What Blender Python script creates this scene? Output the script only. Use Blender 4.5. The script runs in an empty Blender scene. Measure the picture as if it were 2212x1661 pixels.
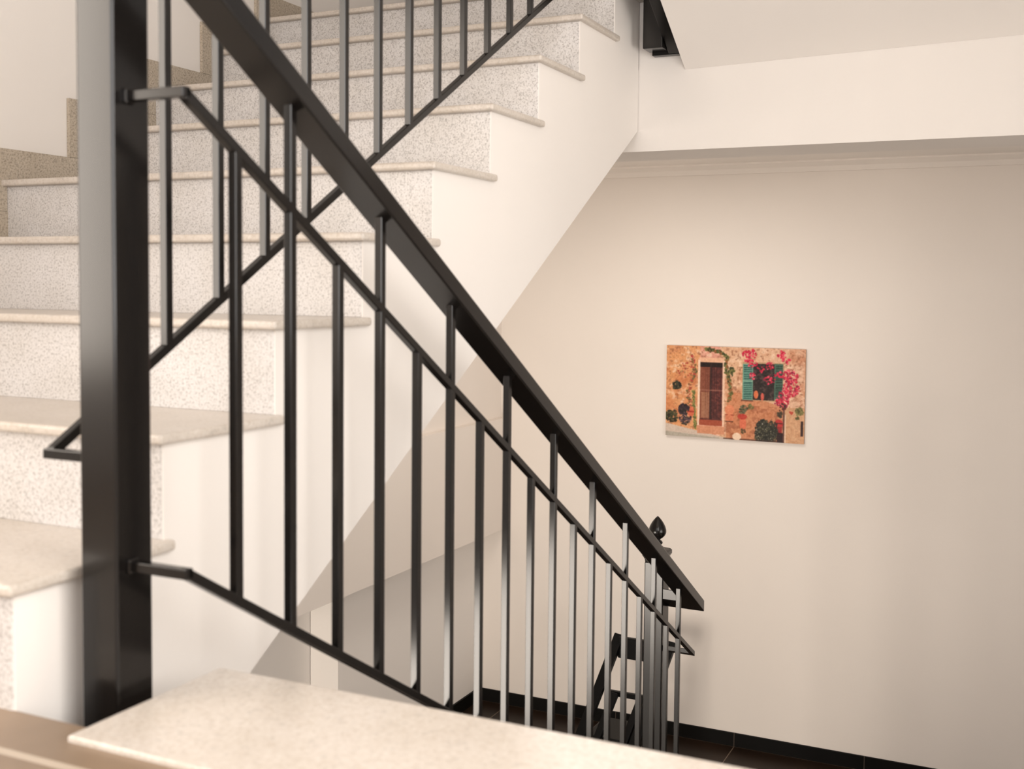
import bpy, bmesh, math, random
from mathutils import Vector, Matrix, noise
import numpy as np
random.seed(7)
C = bpy.context.scene
COL = C.collection
ZC = 2.337                      # camera height above the lower hall floor; shapes below are written relative to eye level

# ------------------------------------------------------------------ camera
F, CX, CY = 2389.04, 1184.09, 745.26
YAW, PITCH, ROLL = -0.425738, -0.050427, 0.010947
cam = bpy.data.cameras.new('camera'); camo = bpy.data.objects.new('camera', cam); COL.objects.link(camo)
fw = Vector((math.sin(YAW)*math.cos(PITCH), math.cos(YAW)*math.cos(PITCH), math.sin(PITCH)))
rt = Vector((math.cos(YAW), -math.sin(YAW), 0)); up = rt.cross(fw)
r2 = rt*math.cos(ROLL) + up*math.sin(ROLL); u2 = -rt*math.sin(ROLL) + up*math.cos(ROLL)
camo.matrix_world = Matrix(((r2.x, u2.x, -fw.x, 0), (r2.y, u2.y, -fw.y, 0), (r2.z, u2.z, -fw.z, ZC), (0, 0, 0, 1)))
cam.sensor_fit = 'HORIZONTAL'; cam.sensor_width = 36; cam.lens = F/2212*36
cam.shift_x = (1106-CX)/2212; cam.shift_y = (CY-830.5)/2212
cam.clip_start = .05
cam.dof.use_dof = True; cam.dof.focus_distance = 4.3; cam.dof.aperture_fstop = 4.6
C.camera = camo

# ------------------------------------------------------------------ world, daylight through the windows, added hall fill lights, exposure
w = bpy.data.worlds.new('daylight'); C.world = w; w.use_nodes = True
w.node_tree.nodes['Background'].inputs[0].default_value = (1.0, .93, .87, 1)
L_SKY, L_LEFT, L_BACK, L_DOOR, L_HALL, L_RIGHT, L_CEIL_FILL = .5, 10.4, 4.3, 22.0, 5.3, 9.2, 9.8
w.node_tree.nodes['Background'].inputs[1].default_value = L_SKY
def area(name, loc, rot, sx, sy, rad, color):
    l = bpy.data.lights.new(name, 'AREA'); l.shape = 'RECTANGLE'; l.size = sx; l.size_y = sy
    l.energy = rad*math.pi*sx*sy; l.color = color
    o = bpy.data.objects.new(name, l); COL.objects.link(o); o.location = (loc[0], loc[1], loc[2]+ZC); o.rotation_euler = rot
    return o
H_ = math.pi/2
area('window_and_fill_light', (-2.97, -.10, .56), (0, -H_, 0), 1.68, 1.04, L_LEFT, (1, .89, .775))
area('window_and_fill_light', (-.575, -1.50, .70), (H_, 0, 0), 1.75, 2.0, L_BACK, (.975, .98, 1))
area('window_and_fill_light', (-2.25, -.62, -1.60), (H_, 0, 0), 1.5, 1.5, L_DOOR, (1, .90, .79))
area('window_and_fill_light', (3.35, 1.6, -1.0), (0, H_, 0), 2.0, 2.6, L_HALL, (1, .95, .90))  # added unseen fill light for the lower hall and stair side wall
area('window_and_fill_light', (.68, .45, .55), (0, H_, 0), 1.5, 1.5, L_RIGHT, (1, .965, .93))
area('hall_ceiling_fill', (-1.72, 4.25, .58), (0, 0, 0), .7, .7, L_CEIL_FILL, (1, .93, .85))  # added lamp, hidden by the beam, to brighten the far wall
C.view_settings.view_transform = 'Standard'; C.view_settings.look = 'None'
C.view_settings.exposure = 0; C.view_settings.gamma = 1; C.view_settings.use_curve_mapping = False

# ------------------------------------------------------------------ materials
def newmat(name):
    m = bpy.data.materials.new(name); m.use_nodes = True
    n = m.node_tree.nodes; b = n['Principled BSDF']; return m, n, m.node_tree.links, b
def pos(n, l, scale=(1, 1, 1)):
    g = n.new('ShaderNodeNewGeometry'); mp = n.new('ShaderNodeMapping'); mp.inputs['Scale'].default_value = scale
    l.new(g.outputs['Position'], mp.inputs['Vector']); return mp.outputs['Vector']
def ramp(n, l, fac, stops):
    r = n.new('ShaderNodeValToRGB'); e = r.color_ramp.elements
    while len(e) < len(stops): e.new(.5)
    for k, (p, c) in enumerate(stops): e[k].position = p; e[k].color = (*c, 1)
    l.new(fac, r.inputs[0]); return r.outputs[0]
def noisetex(n, l, v, scale, detail=2, rough=.5):
    t = n.new('ShaderNodeTexNoise'); t.inputs['Scale'].default_value = scale; t.inputs['Detail'].default_value = detail
    t.inputs['Roughness'].default_value = rough; l.new(v, t.inputs['Vector']); return t.outputs['Fac']
def mixc(n, l, fac, a, b, mode='MIX'):
    m = n.new('ShaderNodeMix'); m.data_type = 'RGBA'; m.blend_type = mode
    for s, v in ((m.inputs[0], fac), (m.inputs[6], a), (m.inputs[7], b)):
        if isinstance(v, (float, int)): s.default_value = v
        elif isinstance(v, tuple): s.default_value = (*v, 1)
        else: l.new(v, s)
    return m.outputs[2]
def bump(n, l, b, fac, strength, dist=.01):
    bp = n.new('ShaderNodeBump'); bp.inputs['Strength'].default_value = strength; bp.inputs['Distance'].default_value = dist
    l.new(fac, bp.inputs['Height']); l.new(bp.outputs[0], b.inputs['Normal'])

def plaster(name, col, var=.03):
    m, n, l, b = newmat(name); v = pos(n, l)
    f = noisetex(n, l, v, 1.6, 3)
    c = ramp(n, l, f, [(.3, tuple(x*(1-var) for x in col)), (.7, col)])
    l.new(c, b.inputs['Base Color']); b.inputs['Roughness'].default_value = .85; b.inputs['Specular IOR Level'].default_value = .2
    bump(n, l, b, noisetex(n, l, v, 90, 4), .06, .004)
    return m
def granite(name, base, dark, light, rough, scale=170, spec=.5, fleck=.74):
    m, n, l, b = newmat(name); v = pos(n, l)
    f1 = noisetex(n, l, v, scale, 3, .65); f2 = noisetex(n, l, v, scale*.55, 2, .6); f3 = noisetex(n, l, v, 9, 3)
    c = ramp(n, l, f1, [(.36, dark), (.47, base), (.56, base), (.68, light)])
    k = ramp(n, l, f2, [(.33, (0, 0, 0)), (.40, (1, 1, 1))])
    c = mixc(n, l, k, tuple(x*fleck for x in base), c)
    cl = ramp(n, l, f3, [(.35, (.93, .92, .90)), (.65, (1, 1, 1))])
    c = mixc(n, l, 1.0, c, cl, 'MULTIPLY')
    l.new(c, b.inputs['Base Color']); b.inputs['Roughness'].default_value = rough; b.inputs['Specular IOR Level'].default_value = spec
    return m
def flat(name, col, rough=.5, spec=.5, coat=0):
    m, n, l, b = newmat(name); v = pos(n, l)
    f = noisetex(n, l, v, 25, 2)
    c = ramp(n, l, f, [(.3, tuple(x*.93 for x in col)), (.7, col)])
    l.new(c, b.inputs['Base Color']); b.inputs['Roughness'].default_value = rough; b.inputs['Specular IOR Level'].default_value = spec
    return m
M_WALL = plaster('warm_white_plaster', (.84, .795, .75))
M_FAR = plaster('cream_plaster', (.80, .735, .675))
M_CEIL = plaster('ceiling_plaster', (.88, .83, .78))
M_RISER = granite('grey_speckled_granite', (.67, .645, .63), (.38, .355, .34), (.76, .74, .725), .35, 225)
M_TREAD = granite('beige_granite', (.625, .565, .505), (.54, .475, .41), (.69, .64, .58), .30, 150, .5, .86)
M_SKIRT = granite('tan_granite', (.50, .43, .345), (.28, .235, .18), (.62, .55, .46), .35, 190)
M_STEEL = flat('black_painted_steel', (.006, .005, .0045), .2, .42)
M_CHAIR = flat('black_lacquered_wood', (.004, .004, .004), .4, .12)
M_WIN = flat('white_window_frame', (.75, .72, .68), .4)

def tiles(name, col, grout, size, ox, oy, rough, wdt=.004, horiz=True, vary=.3, spec=.2):
    m, n, l, b = newmat(name); g = n.new('ShaderNodeNewGeometry'); s = n.new('ShaderNodeSeparateXYZ'); l.new(g.outputs['Position'], s.inputs[0])
    def mth(op, a, c=None):
        q = n.new('ShaderNodeMath'); q.operation = op
        for i, x in enumerate((a, c)):
            if x is None: continue
            if isinstance(x, (int, float)): q.inputs[i].default_value = x
            else: l.new(x, q.inputs[i])
        return q.outputs[0]
    out = None
    for ax, o, on in (('X', ox, True), ('Y', oy, horiz)):
        if not on: continue
        t = mth('FRACT', mth('DIVIDE', mth('SUBTRACT', s.outputs[ax], o-50*size), size))
        e = mth('MAXIMUM', mth('LESS_THAN', t, wdt/size), mth('GREATER_THAN', t, 1-wdt*.2/size))
        out = e if out is None else mth('MAXIMUM', out, e)
    v = pos(n, l); f = noisetex(n, l, v, 5, 4)
    c = ramp(n, l, f, [(.3, tuple(x*(1-vary) for x in col)), (.7, tuple(x*(1+vary) for x in col))])
    c = mixc(n, l, out, c, grout)
    l.new(c, b.inputs['Base Color']); b.inputs['Roughness'].default_value = rough; b.inputs['Specular IOR Level'].default_value = spec
    return m
M_TILE = tiles('dark_brown_tiles', (.018, .010, .006), (.16, .12, .09), .65, -1.413, 5.478, .38)
M_BASE = tiles('dark_skirting_tiles', (.0045, .004, .0035), (.07, .055, .045), .65, -1.413, 5.49, .5, .003, False, .3, .1)
M_LAND = tiles('brown_landing_tiles', (.235, .165, .11), (.46, .38, .30), .80, .22, .968, .35, .012, True, .18, .4)

# ------------------------------------------------------------------ mesh helpers
def bm_new(): return bmesh.new()
def box(bm, x0, x1, y0, y1, z0, z1):
    v = [bm.verts.new((x, y, z)) for z in (z0, z1) for y in (y0, y1) for x in (x0, x1)]
    for f in ((0, 2, 3, 1), (4, 5, 7, 6), (0, 1, 5, 4), (2, 6, 7, 3), (0, 4, 6, 2), (1, 3, 7, 5)): bm.faces.new([v[i] for i in f])
    return bm
def prism(bm, poly, x0, x1):
    """poly of (y, z), extruded along x"""
    a = [bm.verts.new((x0, y, z)) for y, z in poly]; b = [bm.verts.new((x1, y, z)) for y, z in poly]
    n = len(poly); bm.faces.new(a); bm.faces.new(b[::-1])
    for i in range(n): bm.faces.new((a[i], b[i], b[(i+1) % n], a[(i+1) % n]))
    return bm
def bar(bm, p, q, w, h, side=Vector((1, 0, 0)), plumb=True):
    """box from p to q: w along side, h vertical (plumb ends) or perpendicular"""
    p = Vector(p); q = Vector(q); d = (q-p).normalized(); s = (side - d*side.dot(d)).normalized(); n = s.cross(d).normalized()
    if plumb and abs(d.z) < .9: u = Vector((0, 0, 1)); hh = h/abs(n.z)
    else: u = n; hh = h
    v = [bm.verts.new(b_ + s*w/2*i + u*hh/2*j) for b_ in (p, q) for i, j in ((-1, -1), (1, -1), (1, 1), (-1, 1))]
    for f in ((3, 2, 1, 0), (4, 5, 6, 7), (0, 1, 5, 4), (1, 2, 6, 5), (2, 3, 7, 6), (3, 0, 4, 7)): bm.faces.new([v[i] for i in f])
    return bm
def lathe(bm, c, prof, seg=24, axis_square=False):
    rings = []
    for r, z in prof:
        rings.append([bm.verts.new((c[0]+r*math.cos(2*math.pi*k/seg), c[1]+r*math.sin(2*math.pi*k/seg), z)) for k in range(seg)])
    for a, b in zip(rings, rings[1:]):
        for k in range(seg): bm.faces.new((a[k], a[(k+1) % seg], b[(k+1) % seg], b[k]))
    bm.faces.new(rings[0][::-1]); bm.faces.new(rings[-1])
    return bm
def obj(name, bm, mat, parent=None, bev=0, smooth=False, seg=2, label=None):
    bmesh.ops.recalc_face_normals(bm, faces=bm.faces)
    me = bpy.data.meshes.new(name)
    off = parent['_o'] if parent is not None and '_o' in parent else Vector((0, 0, 0))
    off = Vector(off)
    for v in bm.verts: v.co = v.co + Vector((0, 0, ZC)) - off
    bm.to_mesh(me); bm.free(); me.materials.append(mat)
    o = bpy.data.objects.new(name, me); COL.objects.link(o)
    if smooth:
        for p in me.polygons: p.use_smooth = True
    if bev:
        md = o.modifiers.new('bevel', 'BEVEL'); md.width = bev; md.segments = seg; md.limit_method = 'ANGLE'; md.angle_limit = .6
    if parent is not None: o.parent = parent; o['_o'] = list(off)
    if label: o['label'] = label
    return o
def thing(name, label, cat, base, group=None):
    o = bpy.data.objects.new(name, None); COL.objects.link(o); o.empty_display_size = .1
    o.location = (base[0], base[1], base[2]+ZC); o['_o'] = [base[0], base[1], base[2]+ZC]
    o['label'] = label; o['category'] = cat
    if group: o['group'] = group
    return o
def struct(name, bm, mat, label=None, cat=None, **k):
    o = obj(name, bm, mat, None, **k); o['kind'] = 'structure'
    if label: o['label'] = label
    if cat: o['category'] = cat
    return o

# ------------------------------------------------------------------ staircase numbers (metres, eye level = 0)
G, R, S = .283937, .175, .175/.283937
XS = -1.280                      # outer ends of the ascending treads
Y1, Z1 = 1.0526, -.4122          # first ascending nosing
ZL = -.587                       # top of the landing edge slab
ZF = -2.337                      # lower hall floor
YFAR = 5.49
XL = -2.68

# ------------------------------------------------------------------ shell
struct('floor', box(bm_new(), -3.7, 3.2, -2.2, 5.7, ZF-.12, ZF), M_TILE, 'dark brown tiled floor of the lower hall', 'floor')
struct('wall_far', box(bm_new(), -3.7, 3.4, YFAR, YFAR+.2, ZF, .64), M_FAR, 'cream far wall behind the picture', 'wall')
b_ = box(bm_new(), -2.90, 3.2, YFAR-.012, YFAR, ZF, ZF+.07)
struct('baseboard_far', b_, M_BASE, 'dark tiled skirting along the far wall', 'baseboard', bev=.002)
# crown moulding under the lower ceiling
b_ = bm_new(); prism(b_, [(YFAR, .64), (YFAR-.045, .64), (YFAR-.045, .632), (YFAR-.02, .612), (YFAR-.012, .588), (YFAR, .588)], -2.95, 3.2)
struct('trim_1', b_, M_FAR, 'slim plaster moulding at the top of the far wall', 'trim')
struct('ceiling_lower', box(bm_new(), -3.3, 3.2, 3.82, YFAR, .64, .662), M_CEIL, 'ceiling of the lower hall beyond the beam', 'ceiling')
# beam across the end of the stairwell
b_ = bm_new(); box(b_, XL, -1.29, 3.575, 3.83, .470, .745); box(b_, -1.29, 3.2, 3.575, 3.83, .470, .86)
struct('wall_beam', b_, M_WALL, 'white beam crossing the end of the stairwell', 'wall')
b_ = bm_new(); box(b_, -1.295, -1.128, 3.5752, 3.595, .740, .985)
struct('wall_landing_edge', b_, M_WALL, 'white landing edge above the beam', 'wall')
struct('floor_upper', box(bm_new(), XL+.012, -1.2965, 3.596, 4.7, .75, .9878), M_WALL, 'upper landing slab', 'floor')
struct('wall_upper', box(bm_new(), XL-.2, 0.8, 4.7, 4.9, .66, 3.3), M_WALL, 'white wall at the top landing', 'wall')
# left wall with a tall window over the landing
b_ = bm_new()
prism(b_, [(.42, -.80), (1.0, -.80), (3.57, .79), (4.7, .79), (4.7, 3.3), (.42, 3.3)], XL-.22, XL-.0005)
box(b_, XL-.22, XL-.0005, -1.6, -.62, -.80, 3.3)
box(b_, XL-.22, XL-.0005, -.62, .42, -.80, -.28)
box(b_, XL-.22, XL-.0005, -.62, .42, 1.40, 3.3)
struct('wall_left', b_, M_WALL, 'white wall on the left of the ascending flight', 'wall')
def window(name, lbl, f):
    o = struct(name, f, M_WIN, lbl, 'window', bev=.003); return o
f = bm_new()
for y0, y1, z0, z1 in ((-.62, -.59, -.28, 1.40), (.39, .42, -.28, 1.40), (-.59, .39, -.28, -.25), (-.59, .39, 1.37, 1.40)):
    box(f, XL-.13, XL-.07, y0, y1, z0, z1)
window('window_1', 'white framed stair window over the landing', f)
# back wall behind the camera with a window
b_ = bm_new()
XR = .42
box(b_, XL-.22, -1.45, -1.42, -1.2, -.80, 3.3); box(b_, .30, XR+.2, -1.42, -1.2, -.80, 3.3)
box(b_, -1.45, .30, -1.42, -1.2, -.80, -.30); box(b_, -1.45, .30, -1.42, -1.2, 1.70, 3.3)
struct('wall_back', b_, M_WALL, 'white wall behind the landing', 'wall')
f = bm_new()
for x0, x1, z0, z1 in ((-1.45, -1.39, -.30, 1.70), (.24, .30, -.30, 1.70), (-1.39, .24, -.30, -.24), (-1.39, .24, 1.64, 1.70), (-.60, -.55, -.24, 1.64)):
    box(f, x0, x1, -1.34, -1.28, z0, z1)
window('window_2', 'white framed window behind the landing', f)
# right wall of the stairwell, with a window over the landing
f = bm_new(); XR = .42
for y0, y1, z0, z1 in ((-.30, -.25, -.20, 1.30), (1.15, 1.20, -.20, 1.30), (-.25, 1.15, -.20, -.15), (-.25, 1.15, 1.25, 1.30)):
    box(f, XR+.06, XR+.12, y0, y1, z0, z1)
window('window_3', 'white framed window beside the landing', f)
b_ = bm_new()
box(b_, XR, XR+.18, -1.42, -.30, -.8, 3.3); box(b_, XR, XR+.18, 1.20, 1.6, -.8, 3.3)
box(b_, XR, XR+.18, -.30, 1.20, -.8, -.20); box(b_, XR, XR+.18, -.30, 1.20, 1.30, 3.3)
struct('wall_right', b_, M_WALL, 'white wall on the right of the descending flight', 'wall')
struct('ceiling_upper', box(bm_new(), XL-.22, XR+.3, -1.42, 4.9, 3.3, 3.4), M_CEIL, 'ceiling over the stairwell', 'ceiling')
# lower hall walls
def wall_hall_right_bm():
    b = box(bm_new(), 3.2, 3.4, -2.2, .3, ZF, .64); box(b, 3.2, 3.4, 2.9, 5.7, ZF, .64); box(b, 3.2, 3.4, .3, 2.9, ZF, -2.0); return box(b, 3.2, 3.4, .3, 2.9, 0, .64)
struct('wall_hall_right', wall_hall_right_bm(), M_WALL, 'right wall of the lower hall', 'wall')
b_ = bm_new()
prism(b_, [(.2, -.718), (1.25, -.718), (3.56, .53), (3.60, .465), (3.84, .465), (3.84, .635), (YFAR, .635), (YFAR, -.718)], -3.3, -2.775)
struct('wall_understair_upper', b_, M_FAR, 'set-back upper wall under the flight', 'wall')
b_ = bm_new(); box(b_, -3.3, -2.735, -.55, YFAR, -1.335, -.716)
struct('wall_understair', b_, M_FAR, 'cream wall band under the flight', 'wall')
b_ = bm_new(); box(b_, -3.052, -2.90, 4.12, YFAR, ZF, -1.334)
struct('wall_understair_lower', b_, M_WALL, 'short white wall under the flight', 'wall')
struct('baseboard_left', box(bm_new(), -2.90, -2.888, 4.12, YFAR-.012, ZF, ZF+.07), M_BASE, 'dark skirting along the short wall', 'baseboard')
struct('wall_hall_left', box(bm_new(), -3.25, -3.055, -.449, YFAR, ZF, -1.336), M_WALL, 'deep wall under the flight', 'wall')
b_ = bm_new()
box(b_, -3.25, -2.95, -.60, -.45, ZF, -.82); box(b_, -1.55, 3.2, -.60, -.45, ZF, -.82); box(b_, -2.95, -1.55, -.60, -.45, -.95, -.82)
struct('wall_hall_back', b_, M_WALL, 'wall with the entrance under the landing', 'wall')
f = bm_new()
for x0, x1, z0, z1 in ((-2.95, -2.89, ZF, -.95), (-1.61, -1.55, ZF, -.95), (-2.28, -2.22, ZF, -1.01), (-2.89, -1.61, -1.01, -.95)):
    box(f, x0, x1, -.55, -.49, z0, z1)
struct('door_1', f, M_WIN, 'white framed glazed entrance under the landing', 'door')

b_ = bm_new(); box(b_, -2.08, -1.36, 3.89, 4.61, .592, .64)  # added fixture to go with the hall ceiling fill, out of view
hl = obj('added_ceiling_lamp', b_, M_WIN, None, bev=.006); hl['label'] = 'added flat square lamp on the lower hall ceiling, unseen behind the beam'; hl['category'] = 'lamp'
# ------------------------------------------------------------------ landing
b_ = bm_new(); box(b_, XL, XR, -1.2, 1.0745, -.80, -.595)
box(b_, -1.125, XR, 1.0745, 1.295, -.80, -.595)
struct('floor_landing', b_, M_LAND, 'brown tiled half landing', 'floor')

# ------------------------------------------------------------------ ascending staircase
up_st = thing('staircase', 'white staircase with speckled grey risers climbing away on the left', 'staircase', (-1.98, 2.2, -.605))
NU = 9
pts = [(Y1+.038, -.80)]
pts.append((Y1+.038, ZL+.0))
pts = [(Y1+.0215, -.90), (Y1+.0215, Z1-.018)]
for k in range(1, NU):
    y = Y1+(k-1)*G; z = Z1+(k-1)*R
    pts.append((y+G+.0215, z-.018)); pts.append((y+G+.0215, z+R-.018))
pts[-1] = (pts[-1][0], pts[-1][1])
pts += [(3.572, pts[-1][1]), (3.572, S*3.575-1.664), (1.24, S*1.24-1.664)]
obj('stringer', prism(bm_new(), pts, XL+.003, -1.295), M_WALL, up_st, label='smooth white plastered side and sloping underside')
for k in range(1, NU+1):
    y = Y1+(k-1)*G; z = Z1+(k-1)*R
    ye = y+G+.035 if k < NU else 3.594
    b_ = bm_new(); box(b_, XL+.005, XS, y, ye, z-.018, z)
    obj('tread', b_, M_TREAD, up_st, bev=.006, seg=3)
    b_ = bm_new(); box(b_, XL+.005, -1.2985, y+.02, y+.0225, (z-R if k > 1 else -.598), z-.0185)
    obj('riser', b_, M_RISER, up_st, bev=.001)
# stepped skirting on the left wall: one L-shaped tile a step
for k in range(1, NU+1):
    y = Y1+(k-1)*G; z = Z1+(k-1)*R
    ye = (y+G+.02) if k < NU else 4.69
    poly = [(y-.046, z-R+.085), (y+.02, z-R+.085), (y+.02, z+.0), (ye, z), (ye, z+.088), (y-.046, z+.088)]
    if k == 1: poly = [(y-.046, -.5945), (y+.02, -.5945), (y+.02, z), (ye, z), (ye, z+.088), (y-.046, z+.088)]
    else: poly = [(y-.046, z-R+.089), (y+.019, z-R+.089), (y+.019, z+.001), (ye, z+.001), (ye, z+.088), (y-.046, z+.088)]
    if k == NU: poly[3] = (4.69, z+.001); poly[4] = (4.69, z+.088)
    obj('skirting_tile', prism(bm_new(), poly, XL+.0005, XL+.012), M_SKIRT, up_st)

# ------------------------------------------------------------------ descending staircase
dn_st = thing('staircase', 'staircase descending to the lower hall, its pale granite top tread nearest', 'staircase', (-.36, 2.5, ZF))
b_ = bm_new(); box(b_, -1.149, XR-.005, 1.029, 1.322, ZL-.018, ZL)
obj('tread', b_, M_TREAD, dn_st, bev=.004, seg=3, label='wide pale top tread at the landing edge')
ND = 9
pts = [(1.30, -.62)]
for j in range(1, ND+1):
    y = 1.322+(j-1)*G; z = ZL-R*j
    pts.append((y-.02 if j == 1 else y-.02, z-.018)); pts.append((y+G-.02, z-.018))
pts[0] = (1.302, -.80); pts[1] = (1.302, pts[1][1])
y_end = 1.322+ND*G-.02
pts += [(y_end, ZF), (y_end-.35, ZF)]
pts.append((1.302, -S*1.302+.66-.52))
obj('stringer', prism(bm_new(), pts, -1.125, XR-.005), M_WALL, dn_st, label='white plastered side')
for j in range(1, ND+1):
    y = 1.322+(j-1)*G; z = ZL-R*j
    b_ = bm_new(); box(b_, -1.14, XR-.005, y-.0195, y+G, z-.018, z)
    obj('tread', b_, M_TREAD, dn_st, bev=.006, seg=3)
for j in range(1, ND+2):
    y = 1.322+(j-1)*G; z = ZL-R*(j-1)
    b_ = bm_new(); box(b_, -1.126, XR-.005, y-.0198, y-.004, max(z-R, ZF), z-.0185)
    obj('riser', b_, M_RISER, dn_st)

# ------------------------------------------------------------------ flight above: sloping soffit over the descending flight
def zsof(x, y): return .735+.027*(x+1.131)+S*(3.575-y)
b_ = bm_new(); vv = []
XO = XR-.002
for x in (-1.131, XO):
    for y, dz in ((3.574, 0), (.6, 0), (.6, .36), (3.574, .36)): vv.append(b_.verts.new((x, y, zsof(x, y)+dz)))
for fidx in ((0, 1, 2, 3), (7, 6, 5, 4), (0, 4, 5, 1), (1, 5, 6, 2), (2, 6, 7, 3), (3, 7, 4, 0)): b_.faces.new([vv[i] for i in fidx])
struct('ceiling_soffit', b_, M_CEIL, 'white sloping underside of the next flight', 'ceiling')

# ------------------------------------------------------------------ railings
XD, XU, B = -1.082, -1.338, .015
XP, PW = -1.2145, .068
YP, YQ, YT = 1.181, 3.612, 3.513           # near, lower and upper newel centres
c_bot, c_mid, c_hand = .3245, .986, 1.163   # z + S y of the rail axes, descending
c_up = -.974
def zd(c, y): return c-S*y
def zu(c, y): return c+S*y
rail = thing('stair_railing', 'black steel railing descending to the right, its thick handrail crossing the picture', 'railing', (XP, YP, -.605))
YK = YP-.006
def newel(parent, y, z0, z1, lab=None, collars=()):
    b_ = bm_new(); box(b_, XP-PW/2, XP+PW/2, y-PW/2, y+PW/2, z0, z1)
    o = obj('newel_post', b_, M_STEEL, parent, bev=.0035, seg=2, label=lab)
    return o
post = newel(rail, YP, -.84, .78, 'square near newel post at the landing')
for z in (zd(c_bot, YK), zd(c_mid, YK)):
    b_ = bm_new(); box(b_, XP+PW/2-.001, XP+PW/2+.006, YK-.010, YK+.010, z-.011, z+.011)
    obj('weld', b_, M_STEEL, post, bev=.004, seg=3)
b_ = bm_new(); box(b_, XP-PW/2-.006, XP-PW/2+.001, YK-.013, YK+.013, zu(c_up, YK)-.014, zu(c_up, YK)+.014)
obj('weld', b_, M_STEEL, post, bev=.004, seg=3)
def railpath(name, parent, x, c, sgn, y0, y1, w, h, stub=True, tail=True, bev=.0015, dv=0):
    f_ = (lambda y: c+sgn*S*y)
    b_ = bm_new()
    bar(b_, (x, y0, f_(y0)), (x, y1, f_(y1)), w, h)
    side = Vector((0, 1, 0))
    px = XP+PW/2 if x > XP else XP-PW/2
    if stub: bar(b_, (px, y0, f_(y0)), (x+(w/2 if x > XP else -w/2), y0, f_(y0)), w, h, side)
    if tail:
        hz = h*1.174-.0006; ya, yb = y1-w*1.1, y1-.0003
        prism(b_, [(ya, f_(ya)-hz/2), (yb, f_(yb)-hz/2), (yb, f_(yb)+hz/2), (ya, f_(ya)+hz/2)], px, x+(w/2-.0004)*(1 if x > XP else -1))
    return obj(name, b_, M_STEEL, parent, bev=bev)
railpath('bottom_rail', rail, XD, c_bot, -1, YK, YQ+.01, B, B)
railpath('mid_rail', rail, XD, c_mid, -1, YK, YQ+.005, B, B)
railpath('handrail', rail, XD, c_hand, -1, YK, YQ+.028, .0624, .0336, bev=.003)
y = 1.281
for j in range(18):
    yy = y+.1273*j
    ctop = c_mid if j % 2 == 0 else c_hand
    zt = zd(ctop, yy) - (.0 if j % 2 == 0 else .012)
    b_ = bm_new(); box(b_, XD-B/2+.0002, XD+B/2-.0002, yy-B/2, yy+B/2, zd(c_bot, yy), zt)
    obj('baluster', b_, M_STEEL, rail, bev=.001, seg=1)
# lower newel with acorn finial
lp = newel(rail, YQ, ZF+.006, -.935, 'lower newel post with acorn finial')
b_ = bm_new(); box(b_, XP-.055, XP+.055, YQ-.055, YQ+.055, ZF, ZF+.008); obj('base_plate', b_, M_STEEL, lp, bev=.002)
b_ = bm_new()
def sqring(r, z): return [b_.verts.new((XP+sx*r, YQ+sy*r, z)) for sx, sy in ((-1, -1), (1, -1), (1, 1), (-1, 1))]
rings = [sqring(r, z) for r, z in ((.0325, -.937), (.034, -.925), (.041, -.912), (.041, -.900), (.036, -.895), (.018, -.889), (.014, -.884))]
for a, c in zip(rings, rings[1:]):
    for k in range(4): b_.faces.new((a[k], a[(k+1) % 4], c[(k+1) % 4], c[k]))
b_.faces.new(rings[0][::-1]); b_.faces.new(rings[-1])
obj('post_cap', b_, M_STEEL, lp, bev=.0015)
b_ = bm_new()
lathe(b_, (XP, YQ), [(.013, -.886), (.012, -.879), (.017, -.876), (.019, -.871), (.016, -.866), (.010, -.862), (.012, -.858), (.020, -.853), (.027, -.845),
                     (.0305, -.836), (.0305, -.827), (.027, -.815), (.021, -.803), (.014, -.793), (.007, -.785), (.001, -.779)])
obj('finial', b_, M_STEEL, lp, smooth=True)

rail2 = thing('stair_railing', 'black steel railing climbing beside the granite steps behind the near post', 'railing', (XU, 2.3, zu(c_up, 2.3)))
YT1 = YT
railpath('bottom_rail', rail2, XU, c_up, 1, YK, YT1, B, B)
railpath('mid_rail', rail2, XU, c_up+c_mid-c_bot+.04, 1, YK, YT1, B, B)
railpath('handrail', rail2, XU, c_up+c_hand-c_bot, 1, YK, YT1+.028, .0624, .0336, bev=.003)
for j in range(17):
    yy = 1.413+.1266*j
    if yy > YT1-.02: break
    b_ = bm_new(); ct = c_up+((c_mid-c_bot+.04) if j % 2 else (c_hand-c_bot))
    box(b_, XU-B/2+.0002, XU+B/2-.0002, yy-B/2, yy+B/2, zu(c_up, yy), zu(ct, yy)-(.0 if j % 2 else .012))
    obj('baluster', b_, M_STEEL, rail2, bev=.001, seg=1)
# upper newel hanging beside the next flight's soffit
np_ = thing('newel_post', 'black steel post end hanging beside the sloping white soffit at the top', 'post', (XP, YT, .79))
b_ = bm_new()
# hollow section with a recessed end plate
x0, x1, y0, y1 = XP-PW/2, XP+PW/2, YT-PW/2, YT+PW/2
box(b_, x0, x1, y0, y1, .793, 2.4)
obj('post', b_, M_STEEL, np_, bev=.003)
b_ = bm_new(); bar(b_, (-1.1555, 3.542, zsof(-1.15, 3.542)+.082), (-1.1555, .9, zsof(-1.15, .9)+.082), .047, .09)
obj('stringer_bar', b_, M_STEEL, np_, bev=.002)
b_ = bm_new(); box(b_, -1.238, -1.134, 3.546, 3.574, .782, .796)
obj('end_plate', b_, M_STEEL, np_, bev=.001)

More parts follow.
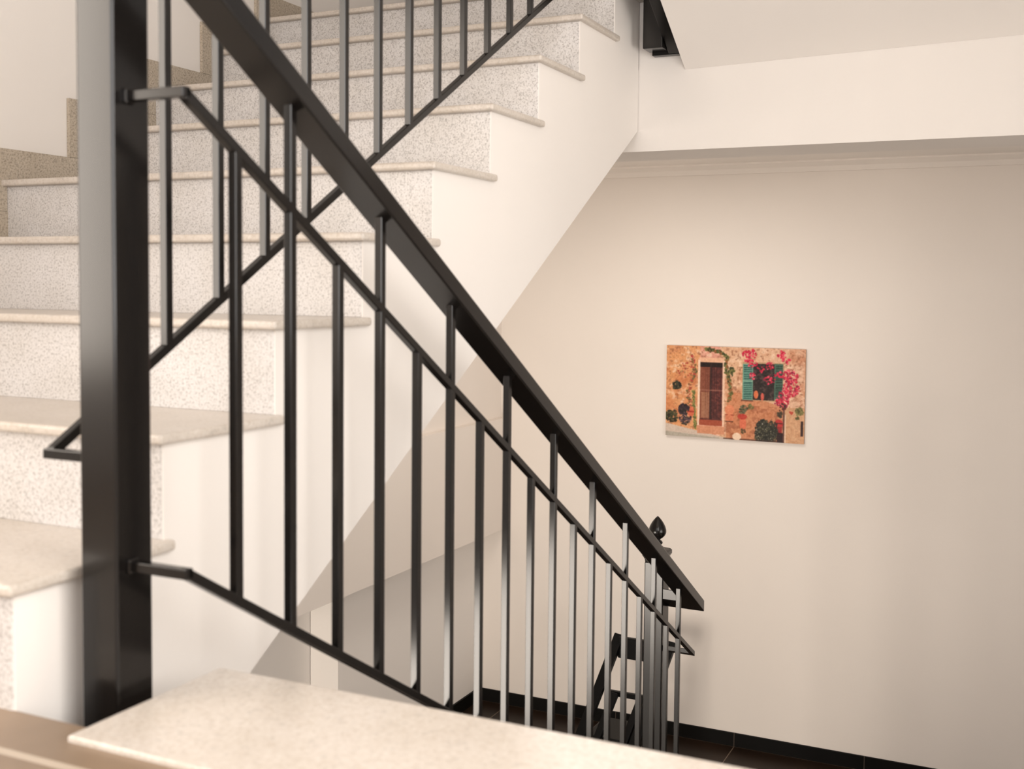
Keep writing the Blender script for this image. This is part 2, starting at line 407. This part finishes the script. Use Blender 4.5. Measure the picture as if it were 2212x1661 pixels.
# ------------------------------------------------------------------ folding chair in the lower hall
ch = thing('folding_chair', 'small black folding chair by the far wall seen through the railing', 'chair', (-1.85, 4.85, ZF))
tx, tz = -1.915, -1.715; W_ = .27
def X_(a, dx=0): return a+dx
for dx in (0, W_):
    b_ = bm_new(); bar(b_, (tx-.10+dx, 4.62, ZF), (tx+.012+dx, 5.10, tz), .05, .03, plumb=False)
    obj('leg', b_, M_CHAIR, ch, bev=.004)
for dx in (.075, W_-.06):
    b_ = bm_new(); bar(b_, (tx-.09+dx, 4.60, ZF), (tx-.02+dx, 4.93, -1.95), .035, .028, plumb=False)
    obj('leg', b_, M_CHAIR, ch, bev=.004)
b_ = bm_new(); box(b_, tx+.015, tx+W_+.01, 5.06, 5.09, tz-.105, tz); obj('backrest', b_, M_CHAIR, ch, bev=.006)
b_ = bm_new(); box(b_, tx-.01, tx+W_-.01, 4.955, 4.98, -1.975, -1.95); obj('slat', b_, M_CHAIR, ch, bev=.004)
b_ = bm_new(); box(b_, tx-.045, tx+W_-.04, 4.80, 5.05, -2.14, -2.12); obj('seat', b_, M_CHAIR, ch, bev=.006)
b_ = bm_new(); box(b_, tx-.08, tx+W_-.08, 4.68, 4.70, -2.24, -2.215); obj('stretcher', b_, M_CHAIR, ch, bev=.003)

# ------------------------------------------------------------------ picture: printed board on the far wall
pic = thing('picture', 'frameless printed picture of an old wooden door and red flowers on far wall', 'picture', (-1.447, YFAR-.01, -.517))
PX0, PX1, PZ0, PZ1 = -1.806, -1.090, -.752, -.283
b_ = bm_new(); box(b_, PX0, PX1, YFAR-.014, YFAR, PZ0, PZ1)
obj('board', b_, flat('picture_board_edge', (.55, .33, .20), .6), pic)
NX, NZ = 300, 196
rng = np.random.default_rng(3)
img = np.zeros((NZ, NX, 3)); U, V = np.meshgrid((np.arange(NX)+.5)/NX, (np.arange(NZ)+.5)/NZ)
def nz(scale, seed, octv=3):
    out = np.zeros((NZ, NX)); a = 1; t = 0
    for o in range(octv):
        n1, n2 = int(scale*2**o*1.5)+2, int(scale*2**o)+2
        g_ = np.random.default_rng(seed+o).random((n2+1, n1+1))
        x = U*(n1-1); yv = V*(n2-1); xi = x.astype(int); yi = yv.astype(int); fx = x-xi; fy = yv-yi
        fx = fx*fx*(3-2*fx); fy = fy*fy*(3-2*fy)
        out += a*((g_[yi, xi]*(1-fx)+g_[yi, xi+1]*fx)*(1-fy)+(g_[yi+1, xi]*(1-fx)+g_[yi+1, xi+1]*fx)*fy); t += a; a *= .6
    return out/t
def put(mask, col, a=1.0):
    m_ = np.clip(mask*a, 0, 1)[..., None]; img[:] = img*(1-m_)+np.array(col)*m_
def rect(u0, u1, v0, v1): return ((U >= u0) & (U <= u1) & (V >= v0) & (V <= v1)).astype(float)
def ell(u, v, a, b, j=0.0, seed=0):
    d = ((U-u)/a)**2+((V-v)/b)**2
    return (d+j*(nz(26, seed+40)-.5)*4 < 1).astype(float)
def P(x, y): return (x-150)/1875, (y-180)/1255
n1, n2, n3 = nz(7, 1), nz(20, 2), nz(45, 5, 2)
base = np.stack([226+0*U, 172-18*(U < .4)+6*U, 128-30*(U < .25)+18*U], -1)
img[:] = base
put(np.clip((n1-.50)*4, 0, 1), (200, 124, 84), .6)
put(np.clip((n2-.55)*5, 0, 1), (240, 204, 172), .75)
put(np.clip((n3-.60)*6, 0, 1), (150, 90, 60), .6)
put(((U < .22) & (V > .25) & (V < .85))*np.clip((n1-.35)*3, 0, 1), (205, 110, 60), .55)
put(((V > .55+.06*np.sin(9*U)) & (U > .45) & (U < .86))*1.0, (200, 112, 66), .62)
put(((V > .62) & (U > .43) & (U < .86))*np.clip((n2-.5)*6, 0, 1), (150, 75, 45), .5)
put(rect(.86, 1, .62, 1), (205, 150, 105), .7)
put(((V > .86+.28*U) & (U < .62)).astype(float), (206, 184, 166)); put(((V > .95+.10*U) & (U < .4)).astype(float), (176, 166, 150))
put(rect(.24, .43, .12, .86), (232, 176, 140)); put(rect(.236, .252, .15, .87), (240, 206, 178)); put(rect(.418, .434, .15, .9), (238, 196, 166))
put(rect(.252, .418, .175, .80), (92, 44, 40))
put(rect(.254, .330, .22, .79), (140, 76, 54)); put(rect(.262, .322, .50, .78), (176, 120, 88), .8)
for q in range(6): put(rect(.256+.013*q, .258+.013*q, .22, .79), (88, 46, 36), .6)
put(rect(.335, .416, .22, .79)*np.clip((n3-.5)*5, 0, 1), (130, 62, 50), .7)
for q in range(5): put(rect(.341+.016*q, .343+.016*q, .22, .79), (52, 24, 26), .7)
put(rect(.252, .418, .175, .225), (40, 22, 18)); put(rect(.328, .336, .19, .79), (52, 32, 30)); put(rect(.254, .416, .47, .485), (170, 110, 90), .6)
put(rect(.250, .420, .80, .86), (172, 78, 50)); put(rect(.236, .436, .865, .955), (216, 142, 104))
# window and shutters
put(rect(.560, .850, .155, .565), (190, 150, 112)); put(rect(.635, .79, .17, .555), (48, 36, 34))
put(rect(.635, .79, .17, .555)*np.clip((n3-.5)*6, 0, 1), (96, 74, 70), .7)
put(rect(.563, .637, .175, .56), (112, 160, 140)); put(rect(.788, .848, .165, .54), (78, 110, 92))
for q in range(19):
    put(rect(.570, .630, .19+.0195*q, .200+.0195*q), (46, 92, 84)); put(rect(.797, .842, .185+.0185*q, .195+.0185*q), (40, 62, 52))
put(rect(.565, .636, .352, .362), (150, 190, 165)); put(rect(.555, .64, .56, .575), (120, 70, 50))
put(ell(.66, .50, .016, .045), (226, 116, 70)); put(ell(.705, .52, .013, .04), (214, 90, 74))
def blobs(cx, cy, r, n, cols, s0=.006, s1=.014, seed=0, ax=1.0):
    rg = np.random.default_rng(seed)
    for _ in range(n):
        a, d = rg.random()*6.283, r*rg.random()**.6
        u, v = cx+d*math.cos(a)*ax, cy+d*math.sin(a)*1.5
        s = s0+(s1-s0)*rg.random(); c = cols[rg.integers(len(cols))]
        put((((U-u)/s)**2+((V-v)/(s*1.5))**2 < 1).astype(float), c, .92)
GR = [(96, 100, 50), (130, 122, 66), (70, 70, 40)]
for q in np.linspace(0, 1, 60):   # vine arching over the door and down its right side
    if q < .45: u, v = .29+.17*(q/.45), .035+.10*(q/.45)**3
    else: u, v = .46+.018*math.sin(9*q), .13+.46*((q-.45)/.55)
    blobs(u, v, .012, 3, GR+[(150, 90, 50)], .004, .010, int(q*1000))
blobs(.468, .27, .035, 26, GR, .005, .011, 77)
for q in np.linspace(0, 1, 40): blobs(.19+.02*math.sin(6*q), .12+.52*q, .018, 3, [(150, 100, 60), (190, 70, 60), (110, 100, 60)], .003, .008, 300+int(q*100))
for q in np.linspace(0, 1, 26): blobs(.205+.018*q, .5+.4*q, .010, 4, [(140, 140, 70), (104, 104, 54)], .004, .008, 500+int(q*100))
blobs(.14, .26, .06, 34, [(196, 84, 60), (170, 60, 50), (150, 110, 70)], .003, .007, 12)
blobs(.078, .44, .030, 60, [(50, 48, 36), (74, 70, 48), (36, 36, 30)], .004, .010, 13); blobs(.08, .55, .014, 8, [(190, 110, 60)], .004, .007, 14)
put(ell(.188, .72, .026, .055), (222, 110, 74)); put(rect(.16, .214, .712, .728), (170, 50, 36))
blobs(.135, .70, .038, 90, [(52, 36, 46), (70, 50, 54), (40, 36, 34)], .005, .011, 15)
blobs(.145, .80, .045, 60, [(56, 44, 54), (96, 72, 78), (44, 44, 34)], .004, .009, 16)
blobs(.045, .78, .048, 90, [(66, 66, 38), (90, 86, 52), (48, 44, 30)], .004, .010, 17, 1.1)
put(ell(.472, .68, .034, .055), (228, 134, 92)); put(rect(.44, .505, .728, .742), (170, 66, 44)); put(ell(.472, .775, .030, .045), (218, 124, 84)); put(rect(.442, .50, .80, .812), (96, 60, 40))
put(ell(.57, .82, .024, .07), (226, 112, 78)); put(ell(.565, .745, .034, .03), (196, 60, 44))
blobs(.572, .67, .030, 50, [(86, 84, 56), (60, 62, 40), (120, 110, 80)], .004, .009, 18); blobs(.625, .63, .02, 20, [(120, 112, 62), (90, 84, 48)], .004, .008, 19)
blobs(.57, .90, .02, 20, [(112, 92, 52), (90, 66, 40)], .004, .008, 20)
put(ell(.825, .80, .030, .045), (196, 50, 48)); put(rect(.805, .845, .83, .93), (160, 40, 40)); put(rect(.80, .85, .79, .80), (90, 30, 28))
put(rect(.852, .862, .64, 1), (96, 62, 54)); put(rect(.866, .872, .70, 1), (226, 196, 170))
put(ell(.735, .90, .085, .125, .5, 3), (52, 50, 38))
blobs(.735, .90, .088, 260, [(48, 46, 36), (66, 62, 44), (36, 36, 28), (84, 80, 58)], .003, .008, 21)
blobs(.735, .90, .080, 70, [(206, 196, 176), (160, 150, 130)], .0018, .0034, 22)
put(rect(.815, .853, .90, 1), (50, 24, 24)); put(rect(.43, .82, .985, 1), (70, 40, 30), .7)
put(ell(.528, .965, .032, .04), (240, 206, 176))
blobs(.965, .66, .028, 60, [(120, 112, 62), (88, 80, 44), (140, 130, 76)], .004, .009, 23); blobs(.952, .73, .012, 14, [(100, 92, 50)], .004, .008, 24); blobs(.91, .67, .012, 12, [(196, 70, 50)], .004, .008, 25)
put(rect(.978, .992, .76, .92), (60, 34, 32))
RD = [(226, 40, 72), (208, 28, 60), (240, 84, 104), (190, 24, 60)]
for (x, y_, r_, n_) in ((1290, 290, .05, 60), (1330, 400, .035, 30), (1340, 560, .024, 26), (1560, 415, .028, 26), (1710, 255, .026, 28), (1790, 320, .035, 16), (1680, 520, .03, 26),
                        (1830, 560, .055, 80), (1850, 700, .06, 90), (1740, 830, .05, 60), (1560, 600, .04, 26), (1700, 900, .035, 30), (1770, 930, .03, 14), (1440, 480, .03, 12)):
    u, v = P(x, y_); blobs(u, v, r_, n_, RD+([(150, 30, 60)] if x > 1500 and y_ > 450 else []), .003, .009, int(x+y_))
blobs(.845, .62, .03, 24, [(70, 40, 34), (100, 50, 40)], .004, .008, 26); blobs(.83, .70, .02, 24, [(56, 46, 34), (80, 66, 44)], .005, .009, 27)
k_ = np.pad(img, ((1, 1), (1, 1), (0, 0)), 'edge')
soft = sum(k_[a:a+NZ, c:c+NX]*w_ for a, c, w_ in ((0, 1, 1), (2, 1, 1), (1, 0, 1), (1, 2, 1), (1, 1, 2), (0, 0, .5), (2, 2, .5), (0, 2, .5), (2, 0, .5)))/8
img[:] = soft
g_ = img.mean(-1, keepdims=True); img = g_+(img-g_)*.86; img = 118+(img-118)*1.08-4
img += (nz(60, 9, 2)[..., None]-.5)*26
img = np.clip(img, 0, 255)/255
lin = np.where(img <= .04045, img/12.92, ((img+.055)/1.055)**2.4)*.92
xs_ = np.linspace(PX0, PX1, NX+1); zs_ = np.linspace(PZ1, PZ0, NZ+1)
yy_ = YFAR-.0145
off = Vector(pic['_o'])
vx = np.zeros(((NZ+1)*(NX+1), 3)); XX, ZZ = np.meshgrid(xs_, zs_)
vx[:, 0] = XX.ravel()-off.x; vx[:, 1] = yy_-off.y; vx[:, 2] = ZZ.ravel()+ZC-off.z
idx = (np.arange(NZ)[:, None]*(NX+1)+np.arange(NX)[None, :]).ravel()
faces = np.stack([idx, idx+NX+1, idx+NX+2, idx+1], 1)
me = bpy.data.meshes.new('print'); me.from_pydata(vx.tolist(), [], faces.tolist())
ca = me.color_attributes.new('print_colour', 'FLOAT_COLOR', 'CORNER')
col4 = np.ones((NZ*NX, 4, 4)); col4[:, :, :3] = lin.reshape(-1, 3)[:, None, :]
ca.data.foreach_set('color', col4.ravel())
m, n, l, b = newmat('printed_picture'); at = n.new('ShaderNodeVertexColor'); at.layer_name = 'print_colour'
l.new(at.outputs[0], b.inputs['Base Color']); b.inputs['Roughness'].default_value = .45; b.inputs['Specular IOR Level'].default_value = .2
me.materials.append(m); po = bpy.data.objects.new('print', me); COL.objects.link(po); po.parent = pic

for o in list(bpy.data.objects):
    if '_o' in o: del o['_o']
